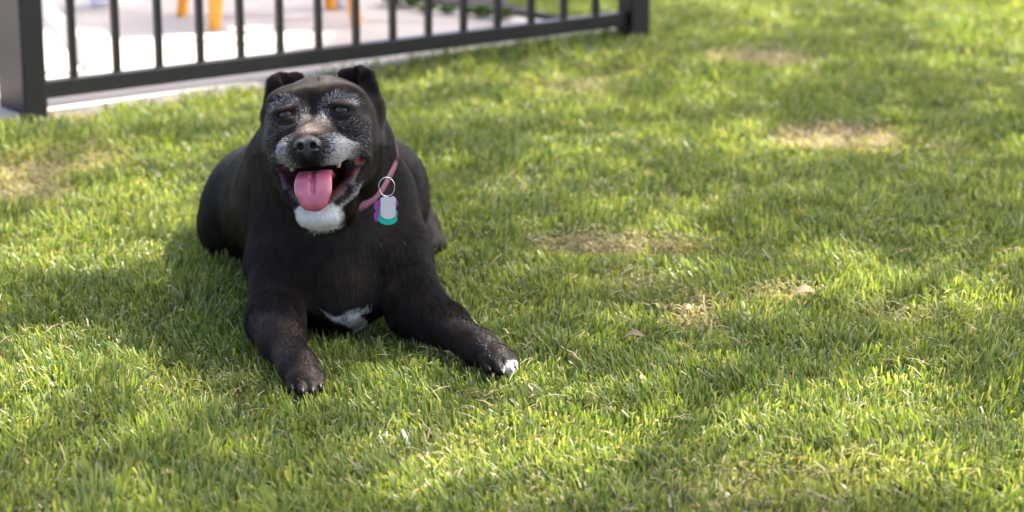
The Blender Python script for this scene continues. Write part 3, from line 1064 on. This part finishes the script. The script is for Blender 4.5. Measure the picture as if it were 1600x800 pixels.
def build_table():
    foot = G(142, 113, 0.022)                 # nearest foot of the crossed legs
    ax = np.array([-0.93, 0.37, 0.0]); ax /= np.linalg.norm(ax)
    side = np.array([ax[1] * -1, ax[0], 0.0]); side = np.array([-0.45, 0.89, 0.0]); side /= np.linalg.norm(side)
    t = empty('folding_table', foot + ax * 0.27 + side * 0.3)
    tag(t, 'white wooden table on crossed legs just behind the fence', 'table')
    Wd, Ht = 0.56, 0.62
    for k, s in enumerate((0.0, 0.62)):
        o = foot + side * s
        p00, p11 = o + np.array([0, 0, 0.018]), o + ax * Wd + np.array([0, 0, Ht])
        p10, p01 = o + ax * Wd + side * 0.034 + np.array([0, 0, 0.018]), o + side * 0.034 + np.array([0, 0, Ht])
        for a, b in ((p00, p11), (p10, p01)):
            bm = bm_beam(bmesh.new(), a, b, 0.030, 0.044, up=tuple(np.cross(b - a, side)), bevel=0.003)
            link('leg', bm_mesh('leg', bm), M_white, t)
    o = foot + side * 0.03 + ax * Wd * 0.5 + np.array([0, 0, Ht * 0.5 + 0.01])
    bm = bm_beam(bmesh.new(), o, o + side * 0.58, 0.028, 0.028, bevel=0.003)
    link('stretcher', bm_mesh('stretcher', bm), M_white, t)
    for i in range(6):
        o = foot - side * 0.08 + ax * (Wd * (i + 0.5) / 6) + np.array([0, 0, Ht + 0.035])
        bm = bm_beam(bmesh.new(), o, o + side * 0.82, Wd / 6 - 0.008, 0.022, bevel=0.003)
        link('plank', bm_mesh('plank', bm), M_white, t)
build_table()

def build_pot(px, py, r, label):
    c = G(px, py, 0.022)
    p = empty('plant_pot', c)
    tag(p, label, 'pot', 'white pots on the patio')
    prof = [(0.0, 0.002), (r * 0.75, 0.002), (r * 0.80, 0.008), (r, 0.11), (r * 1.1, 0.112), (r * 1.12, 0.13), (r * 1.0, 0.131), (r * 0.97, 0.115), (0.001, 0.114)]
    link('shell', lathe('shell', prof, 32, c), M_pot, p, smooth=True)
    link('soil', lathe('soil', [(r * 0.95, 0.116), (r * 0.5, 0.121), (0.001, 0.122)], 24, c), M_mulch, p, smooth=True)
    V_, F_ = [], []
    for i in range(26):
        a = random.random() * 6.28; l = 0.10 + 0.08 * random.random(); le = 0.5 + 0.9 * random.random()
        d = np.array([math.cos(a), math.sin(a), 0]); s = np.array([-d[1], d[0], 0])
        b0 = c + np.array([0, 0, 0.118]) + d * 0.01
        k = len(V_)
        m1 = b0 + d * l * 0.5 * math.cos(le) + np.array([0, 0, l * 0.6]); m2 = b0 + d * l * math.cos(le) + np.array([0, 0, l * 0.75])
        V_ += [b0, m1 + s * 0.012, m2, m1 - s * 0.012]; F_.append((k, k + 1, k + 2, k + 3))
    link('foliage', mesh_np('foliage', np.array(V_), np.array(F_)), M_leafy, p)

def leaf_material(name, col, trans=0.45, rough=0.5):
    m, nt, b = mat(name)
    b.inputs['Base Color'].default_value = (*col, 1)
    b.inputs['Roughness'].default_value = rough
    tr = nt.nodes.new('ShaderNodeBsdfTranslucent')
    tr.inputs['Color'].default_value = (col[0] * 1.3, col[1] * 1.4, col[2] * 0.7, 1)
    mx = nt.nodes.new('ShaderNodeMixShader'); mx.inputs[0].default_value = trans
    nt.links.new(b.outputs[0], mx.inputs[1]); nt.links.new(tr.outputs[0], mx.inputs[2])
    nt.links.new(mx.outputs[0], nt.nodes['Material Output'].inputs['Surface'])
    return m
M_leafy = leaf_material('leafy', (0.07, 0.12, 0.025))
M_leaf = leaf_material('tree_leaf', (0.06, 0.10, 0.02), 0.4)
M_petal = leaf_material('petal', (0.65, 0.22, 0.03), 0.3)
M_dryleaf = leaf_material('dry_leaf', (0.26, 0.18, 0.11), 0.25, 0.8)

build_pot(160, 9, 0.045, 'small white pot behind the fence, left of the orange chair')
build_pot(533, 12, 0.028, 'narrow white pot seen between the orange chair\'s right legs')

def build_weed(name, px, py, h, n, label, flowers=0, group=None):
    c = G(px, py, 0.026)
    p = empty(name, c)
    tag(p, label, 'plant', group)
    V_, F_ = [], []
    for i in range(n):
        a = random.random() * 6.28; le = 0.25 + 1.1 * random.random(); l = h * (0.6 + 0.6 * random.random())
        d = np.array([math.cos(a), math.sin(a), 0]); s = np.array([-d[1], d[0], 0])
        b0 = c + d * random.random() * h * 0.35
        m1 = b0 + d * l * 0.45 * math.cos(le) + np.array([0, 0, l * 0.55 * math.sin(le) + 0.01]); m2 = b0 + d * l * math.cos(le) + np.array([0, 0, l * math.sin(le) * 0.8])
        wq = 0.006 + 0.008 * random.random()
        k = len(V_)
        V_ += [b0, m1 + s * wq, m2, m1 - s * wq]; F_.append((k, k + 1, k + 2, k + 3))
    link('foliage', mesh_np('foliage', np.array(V_), np.array(F_)), M_leafy, p)
    for i in range(flowers):
        a = random.random() * 6.28; q = c + np.array([math.cos(a) * h * 0.5, math.sin(a) * h * 0.5, h * (0.5 + 0.4 * random.random())])
        bm = bmesh.new()
        for j in range(6):
            b_ = j * math.pi / 3
            v = [bm.verts.new(q), bm.verts.new(q + np.array([math.cos(b_ - .35), math.sin(b_ - .35), .35]) * .011), bm.verts.new(q + np.array([math.cos(b_), math.sin(b_), .25]) * .019), bm.verts.new(q + np.array([math.cos(b_ + .35), math.sin(b_ + .35), .35]) * .011)]
            bm.faces.new(v)
        link('flower', bm_mesh('flower', bm), M_petal, p)
build_weed('flowering_plant', 645, 10, 0.055, 40, 'low plant with orange flowers at the patio edge', 6)
build_weed('flowering_plant', 612, 6, 0.06, 40, 'yellowish flowering plant beside the orange chair\'s right leg', 5)
for i, (px, py, h, lab) in enumerate(((668, 18, .03, 'low green weed right of the orange flowers'), (700, 21, .03, 'low green weed in the mulch, left of the middle pickets'), (728, 23, .025, 'small green weed in the middle of the patio edge'),
        (757, 26, .04, 'green weed tuft at the patio edge near the dark mulch'), (785, 29, .04, 'rightmost green weed tuft at the patio edge'))):
    build_weed('weed', px, py, h, 60, lab, 0, 'weeds along the mulch bed')

# ------------------------------------------------------------------ lawn
FOOT = FIELD[:, :, int((0.030 - GO[2]) / H)]
def dog_near(xy):
    i = ((xy[:, 0] - GO[0]) / H).astype(int); j = ((xy[:, 1] - GO[1]) / H).astype(int)
    ok = (i >= 0) & (i < GS[0]) & (j >= 0) & (j < GS[1])
    d = np.full(len(xy), 0.08)
    d[ok] = FOOT[i[ok], j[ok]]
    return d

# dry, straw-coloured places in the lawn: (photo x, y, half width, half height)
DRY = [(1300, 218, 130, 24, .9), (1500, 235, 90, 14, .6), (950, 385, 170, 20, .8), (1190, 98, 110, 14, .75), (20, 280, 110, 45, .7), (150, 250, 90, 25, .5), (870, 135, 110, 18, .5),
       (1070, 495, 60, 30, .6), (1230, 462, 70, 10, .5), (60, 185, 110, 14, .7), (1000, 445, 90, 25, .35), (1420, 500, 160, 25, .3), (1250, 760, 250, 50, .25), (350, 600, 150, 40, .25), (700, 700, 150, 40, .2), (560, 70, 60, 8, .5)]
DRYW = []
for cx, cy, rx, ry, s in DRY:
    c = G(cx, cy); dx = abs(G(cx + rx, cy)[0] - c[0]); dy = abs(G(cx, cy - ry)[1] - c[1])
    DRYW.append((c[0], c[1], dx, dy, s))

def dryness(xy):
    d = np.zeros(len(xy))
    wob = noise(xy, 9.0, 4.0) - 0.5
    for cx, cy, rx, ry, s in DRYW:
        r = np.hypot((xy[:, 0] - cx) / rx, (xy[:, 1] - cy) / ry)
        d = np.maximum(d, min(1, s * 1.08) * sstep(1.25, 0.35, r + 0.9 * wob))
    return np.clip(d + 0.10 * sstep(0.62, 0.85, noise(xy, 3.5, 8.0)), 0, 1)

def grass_material():
    m, nt, b = mat('grass_blade')
    a = attr_color(nt, 'tint')
    nt.links.new(a.outputs['Color'], b.inputs['Base Color'])
    b.inputs['Roughness'].default_value = 0.42
    b.inputs['Specular IOR Level'].default_value = 0.45
    tr = nt.nodes.new('ShaderNodeBsdfTranslucent')
    mu = nt.nodes.new('ShaderNodeMix'); mu.data_type = 'RGBA'; mu.blend_type = 'MULTIPLY'; mu.inputs[0].default_value = 1.0
    mu.inputs[7].default_value = (1.9, 1.75, 0.75, 1)
    nt.links.new(a.outputs['Color'], mu.inputs[6])
    nt.links.new(mu.outputs[2], tr.inputs['Color'])
    mx = nt.nodes.new('ShaderNodeMixShader'); mx.inputs[0].default_value = 0.42
    nt.links.new(b.outputs[0], mx.inputs[1]); nt.links.new(tr.outputs[0], mx.inputs[2])
    nt.links.new(mx.outputs[0], nt.nodes['Material Output'].inputs['Surface'])
    return m
M_grass = grass_material()

def scatter(y0, y1, dens, margin, inner=None):
    a = lambda y: 0.235 * y + margin
    n = int(dens * (y1 - y0) * (a(y0) + a(y1)))
    y = y0 + (y1 - y0) * rng.random(int(n * 1.5)); x = (rng.random(len(y)) * 2 - 1) * a(y1)
    k = np.abs(x) < a(y)
    if inner is not None:
        k &= np.abs(x) > 0.235 * y + inner
    P = np.c_[x, y][k][:n]
    s, t = fence_side(P), along(P)
    lim = np.clip(0.055 - 0.125 * t / 1.0, -0.075, 0.055) + 0.02 * (noise(P, 12.0, 2.0) - 0.4)
    off0 = in_poly(P[:, 0], P[:, 1], patio_poly) & (s < lim)
    off = off0 | ((s < lim) & (t < 1.73) & (s > -0.66)) | ((s <= -0.66) & (t < 0.9))
    # beyond the right-hand post the lawn goes on behind the fence line
    far = (s < -0.9) & (t < 0.9)
    return P[~off & ~far]

def blades(P, hmul, wmul, flat=None):
    n = len(P)
    dry = dryness(P)
    clump = noise(P, 14.0, 1.0)
    hgt = (0.0135 + 0.020 * rng.random(n) ** 1.3) * (0.62 + 0.72 * noise(P, 4.0, 6.0)) * (0.75 + 0.5 * clump) * hmul
    fs, fa = fence_side(P), along(P)
    hgt *= 1 + 0.35 * sstep(0.06, 0.0, fs) * (fs > -0.12) * (fa < 1.8)
    isdry = rng.random(n) < (0.09 + 0.75 * dry)
    hgt *= np.where(isdry, 0.75, 1.0) * (1 - 0.5 * dry)
    az = rng.random(n) * 2 * np.pi
    ca = 2 * np.pi * noise(P, 5.0, 30.0) * 2
    lean = np.where(isdry, R(28) + R(45) * rng.random(n), R(4) + R(34) * rng.random(n) ** 1.4)
    ld = np.stack([np.cos(az) + 0.8 * np.cos(ca), np.sin(az) + 0.8 * np.sin(ca)], -1)
    ld /= np.linalg.norm(ld, axis=1, keepdims=True) + 1e-6
    # blades beside the dog are pushed outwards, those under it are gone
    dn = dog_near(P)
    e = 0.006
    gx = dog_near(P + [e, 0]) - dog_near(P - [e, 0]); gy = dog_near(P + [0, e]) - dog_near(P - [0, e])
    gn = np.stack([gx, gy], -1); gl = np.linalg.norm(gn, axis=1, keepdims=True) + 1e-6
    near = sstep(0.02, -0.01, dn)
    ld = ld * (1 - near[:, None]) + gn / gl * near[:, None]
    hgt *= 1 + 0.10 * near
    face = az + np.pi / 2 + rng.normal(0, 0.5, n)
    sd = np.stack([np.cos(face), np.sin(face), np.zeros(n)], -1)
    wid = (0.0011 + 0.0011 * rng.random(n)) * wmul
    z0 = gz(P)
    base = np.c_[P, z0 - 0.003]
    ldz = np.c_[ld, np.zeros(n)]
    up_ = np.array([0, 0, 1.0])
    def at(s):
        l = lean * (0.55 + 0.9 * s)
        return base + hgt[:, None] * s * (ldz * np.sin(l)[:, None] + up_ * np.cos(l)[:, None])
    m1, m2 = at(0.5), at(1.0)
    tipw = np.where(rng.random(n) < 0.55, 0.55, 0.12)
    vs = np.stack([base - sd * wid[:, None] * 0.8, base + sd * wid[:, None] * 0.8, m1 - sd * wid[:, None], m1 + sd * wid[:, None],
                   m2 - sd * (wid * tipw)[:, None], m2 + sd * (wid * tipw)[:, None]], 1)
    g1 = np.array([0.078, 0.130, 0.028]); g2 = np.array([0.155, 0.202, 0.054]); g3 = np.array([0.035, 0.080, 0.032]); st = np.array([0.40, 0.32, 0.18]); st2 = np.array([0.22, 0.19, 0.08])
    t = np.clip(0.25 + 0.5 * noise(P, 2.6, 40.0) + rng.normal(0, 0.22, n), 0, 1)[:, None]
    C = g1 * (1 - t) + g2 * t
    bl = (rng.random(n) < 0.08)[:, None]
    C = np.where(bl, g3, C)
    u = rng.random(n)[:, None]
    C = np.where(isdry[:, None], st * u + st2 * (1 - u), C)
    C = C * (1 - 0.35 * dry[:, None]) + 0.35 * dry[:, None] * np.array([0.30, 0.25, 0.12])
    C = C * (0.8 + 0.4 * rng.random(n))[:, None]
    cv = np.repeat(C[:, None, :], 6, 1)
    cv[:, :2] *= 0.9
    cv[:, :2] = cv[:, :2] * 0.75 + 0.25 * np.array([0.16, 0.15, 0.07])       # pale sheath at the base
    tipdry = (rng.random(n) < 0.42)
    cv[:, 4:] = np.where(tipdry[:, None, None], cv[:, 4:] * 0.45 + 0.6 * np.array([0.34, 0.31, 0.16]), cv[:, 4:])
    return vs, cv

def build_grass():
    sets = [(2.15, 3.0, 52000, 0.25, 1.0, 1.0), (3.0, 4.1, 44000, 0.3, 1.0, 1.0), (4.1, 5.4, 24000, 0.35, 1.0, 1.25), (5.4, 7.2, 13000, 0.4, 1.05, 1.6), (7.2, 11.0, 4500, 0.6, 1.1, 2.4)]
    VS, CS = [], []
    sets = [q + (None,) for q in sets] + [(1.4, 3.0, 9000, 1.5, 1.1, 2.0, 0.25), (3.0, 4.1, 9000, 1.5, 1.1, 2.0, 0.3), (4.1, 5.4, 8000, 1.5, 1.1, 2.2, 0.35), (5.4, 7.2, 5000, 1.7, 1.1, 2.6, 0.4)]
    for y0, y1, d, mg, hm, wm, inn in sets:
        P = scatter(y0, y1, d, mg, inn)
        keep = dog_near(P) > -0.013
        P = P[keep]
        v, c = blades(P, hm, wm)
        VS.append(v); CS.append(c)
    # scattered coarser, longer blades
    P = np.concatenate([scatter(2.2, 4.2, 900, 0.2), scatter(4.2, 6.5, 500, 0.2)])
    P = P[dog_near(P) > 0.03]
    v, c = blades(P, 1.4, 1.5)
    c = c * np.where(rng.random(len(P)) < 0.5, 1.25, 0.9)[:, None, None]
    VS.append(v); CS.append(c)
    # dead clippings lying between the blades
    P = np.concatenate([scatter(2.2, 4.2, 2600, 0.2), scatter(4.2, 6.5, 1400, 0.2)])
    dr = dryness(P)
    P = P[(rng.random(len(P)) < 0.35 + 0.65 * dr) & (dog_near(P) > 0.01)]
    P2 = np.concatenate([scatter(2.6, 4.2, 12000, 0.1), scatter(4.2, 6.8, 7000, 0.2)])
    P2 = P2[rng.random(len(P2)) < 0.9 * dryness(P2) - 0.12]
    P = np.concatenate([P, P2[dog_near(P2) > 0.01]])
    n = len(P)
    a = rng.random(n) * 2 * np.pi
    d = np.stack([np.cos(a), np.sin(a), rng.normal(0, 0.22, n)], -1); s = np.stack([-np.sin(a), np.cos(a), np.zeros(n)], -1)
    L = 0.012 + 0.026 * rng.random(n) ** 2
    b0 = np.c_[P, gz(P) + 0.006 + 0.018 * rng.random(n)]
    w_ = (0.0006 + 0.0008 * rng.random(n))[:, None]
    q = [b0 - s * w_ * .6, b0 + s * w_ * .6, b0 + d * (L * .5)[:, None] + [0, 0, .003] - s * w_, b0 + d * (L * .5)[:, None] + [0, 0, .003] + s * w_, b0 + d * L[:, None] - s * w_ * .4, b0 + d * L[:, None] + s * w_ * .4]
    VS.append(np.stack(q, 1))
    u = rng.random(n)[:, None]
    C = np.array([0.42, 0.33, 0.18]) * u + np.array([0.22, 0.19, 0.09]) * (1 - u)
    CS.append(np.repeat(C[:, None], 6, 1))
    Vv = np.concatenate(VS).reshape(-1, 3); Cc = np.concatenate(CS).reshape(-1, 3)
    nb = len(Vv) // 6
    k = np.arange(nb)[:, None] * 6
    F = np.concatenate([k + [0, 1, 3, 2], k + [2, 3, 5, 4]], 1).reshape(-1, 4)
    print('blades', nb)
    me = bpy.data.meshes.new('grass')
    me.vertices.add(len(Vv)); me.vertices.foreach_set('co', Vv.astype(np.float32).ravel())
    me.loops.add(F.size); me.loops.foreach_set('vertex_index', F.astype(np.int32).ravel())
    me.polygons.add(len(F)); me.polygons.foreach_set('loop_start', np.arange(len(F), dtype=np.int32) * 4)
    me.update(calc_edges=True)
    add_color(me, 'tint', Cc)
    o = link('grass', me, M_grass, smooth=True)
    tag(o, 'short green lawn grass with straw coloured patches', 'grass', kind='stuff')
build_grass()

# dry leaves lying on the lawn
def build_dry_leaf(px, py, size, ang, label):
    c = G(px, py, 0.014)
    bm = bmesh.new()
    n = 7
    L, Rr, M_ = [], [], []
    for i in range(n):
        t = i / (n - 1)
        w_ = size * 0.24 * math.sin(math.pi * min(1, t * 0.93 + 0.04)) ** 0.8
        curl = size * 0.22 * math.sin(t * 3.0 + ang)
        L.append(bm.verts.new((t * size - size / 2, w_, curl + w_ * 0.55)))
        M_.append(bm.verts.new((t * size - size / 2, 0, curl)))
        Rr.append(bm.verts.new((t * size - size / 2, -w_ * 0.9, curl + w_ * 0.35)))
    for i in range(n - 1):
        bm.faces.new((L[i], M_[i], M_[i + 1], L[i + 1])); bm.faces.new((M_[i], Rr[i], Rr[i + 1], M_[i + 1]))
    bm.transform(Matrix.Translation(Vector(c)) @ Matrix.Rotation(ang, 4, 'Z') @ Matrix.Rotation(0.25, 4, 'X'))
    o = link('dry_leaf', bm_mesh('dry_leaf', bm), M_dryleaf, smooth=True)
    tag(o, label, 'leaf', 'dry leaves on the lawn')
build_dry_leaf(1258, 461, 0.040, 0.1, 'long curled dry leaf on the lawn at the right, lying in sunlight')
build_dry_leaf(1080, 485, 0.030, 0.9, 'pale upright dry leaf on the lawn right of the dog')
build_dry_leaf(990, 527, 0.030, -0.2, 'dry leaf on the lawn nearest the dog\'s outstretched paw')
build_dry_leaf(262, 741, 0.018, 0.6, 'small brown dry leaf in the shaded grass at lower left')
build_dry_leaf(1568, 418, 0.020, 0.2, 'brown dry leaf at the right edge of the picture')

# ------------------------------------------------------------------ tree that shades the lawn (its crown is above the frame)
# how much sun reaches the ground: (photo x, y, half width, half height, share of sun let through)
GAPS = [(110, 400, 230, 75, .97), (300, 560, 170, 40, .9), (40, 650, 120, 40, .92), (1400, 475, 240, 42, .97), (1290, 670, 380, 85, .95), (880, 690, 260, 75, .92), (1530, 750, 180, 60, .95), (1560, 30, 150, 45, .98),
        (760, 625, 150, 45, .88), (1090, 500, 90, 30, .8), (800, 140, 220, 50, .7), (580, 745, 240, 50, .88), (560, 570, 90, 30, .7), (1180, 150, 160, 60, .55), (160, 260, 220, 60, .7), (900, 300, 200, 60, .5), (650, 90, 120, 30, .6)]
SHADE = [(1380, 345, 330, 62, .20), (200, 485, 230, 38, .20), (80, 755, 170, 40, .28), (480, 470, 190, 110, .12), (1080, 590, 130, 30, .35), (1500, 545, 110, 28, .2), (800, 510, 130, 40, .25), (380, 700, 160, 40, .5), (1040, 770, 130, 30, .5), (1420, 180, 180, 50, .25)]
def on_ground(L):
    out = []
    for cx, cy, rx, ry, s in L:
        c = G(cx, cy); out.append((c[0], c[1], abs(G(cx + rx, cy)[0] - c[0]), abs(G(cx, cy - ry)[1] - c[1]), s))
    return out
GW, SW = on_ground(GAPS), on_ground(SHADE)

def through(xy):
    v = 0.26 + 0.5 * sstep(0.3, 0.75, noise(xy, 3.0, 70.0))
    wob = (noise(xy, 6.0, 50.0) - 0.5) * 0.8 + (noise(xy, 14.0, 20.0) - 0.5) * 0.4
    for L in (GW, SW):
        for cx, cy, rx, ry, s in L:
            r = np.hypot((xy[:, 0] - cx) / rx, (xy[:, 1] - cy) / ry)
            m = sstep(1.15, 0.7, r + wob)
            v = v * (1 - m) + s * m
    # the patio on the left lies in full sun
    sunny = (fence_side(xy) < 0.16) & (xy[:, 1] < 6.13) & (xy[:, 0] < -0.50)
    v = np.where(sunny, 0.999, v)
    v = np.where((fence_side(xy) < 0.1) & ~sunny & (along(xy) < 1.7), np.minimum(v, 0.05), v)
    return v

def build_tree():
    cc = np.array([0.1, 4.3, 0.0]) + SUN * 7.0
    base = np.array([cc[0] + 0.9, cc[1] + 0.5, 0.0])
    tree = empty('shade_tree', base)
    tag(tree, 'leafy tree standing outside the picture whose crown dapples the lawn', 'tree')
    # trunk and limbs
    bm = bmesh.new()
    def limb(pts, rs, seg=10):
        rings = []
        for i, (p, r) in enumerate(zip(pts, rs)):
            p = Vector(p)
            d = (Vector(pts[min(i + 1, len(pts) - 1)]) - Vector(pts[max(i - 1, 0)])).normalized()
            s = d.orthogonal().normalized(); u = d.cross(s)
            rings.append([bm.verts.new(p + s * math.cos(2 * math.pi * j / seg) * r + u * math.sin(2 * math.pi * j / seg) * r) for j in range(seg)])
        for i in range(len(rings) - 1):
            for j in range(seg):
                bm.faces.new((rings[i][j], rings[i][(j + 1) % seg], rings[i + 1][(j + 1) % seg], rings[i + 1][j]))
    top = np.array([cc[0] + 0.4, cc[1] + 0.2, cc[2] - 2.0])
    limb([base - [0, 0, 0.1], base + [0, 0, 0.25], base + [0.03, 0.05, 1.6], (base + top) / 2 + [0.05, 0, 0.6], top], [0.30, 0.2, 0.16, 0.14, 0.12])
    for i in range(9):
        a = 2 * math.pi * i / 9 + 0.3
        e = cc + np.array([math.cos(a) * 3.2, math.sin(a) * 3.2, 0.4 * math.sin(i * 2.1)])
        m_ = (top + e) / 2 + np.array([0, 0, 0.35])
        limb([top - [0, 0, 0.2], m_, e], [0.040, 0.022, 0.007], 7)
    link('trunk', bm_mesh('trunk', bm), M_bark, tree, smooth=True)
    n = 120000
    a = rng.random(n) * 2 * np.pi; r = np.sqrt(rng.random(n))
    P = cc + np.c_[4.6 * r * np.cos(a), 5.0 * r * np.sin(a), (rng.random(n) - 0.5) * 2.6 * np.sqrt(1 - 0.8 * r * r)]
    g = P - SUN * (P[:, 2:3] / SUN[2])
    keep = rng.random(n) < -np.log(through(g[:, :2])) / 2.6
    P = P[keep]
    n = len(P)
    print('leaves', n)
    d = rng.normal(0, 1, (n, 3)); d[:, 2] = d[:, 2] * 0.5 - 0.3; d /= np.linalg.norm(d, axis=1, keepdims=True)
    u = rng.normal(0, 1, (n, 3)); s = np.cross(d, u); s /= np.linalg.norm(s, axis=1, keepdims=True)
    L = (0.07 + 0.06 * rng.random(n))[:, None] * 1.15
    nn = np.cross(d, s)
    Vv = np.stack([P, P + d * L * .5 + s * L * .3 + nn * L * .06, P + d * L, P + d * L * .5 - s * L * .3 + nn * L * .06], 1).reshape(-1, 3)
    F = np.arange(n * 4).reshape(n, 4)
    link('crown', mesh_np('crown', Vv, F), M_leaf, tree)
build_tree()
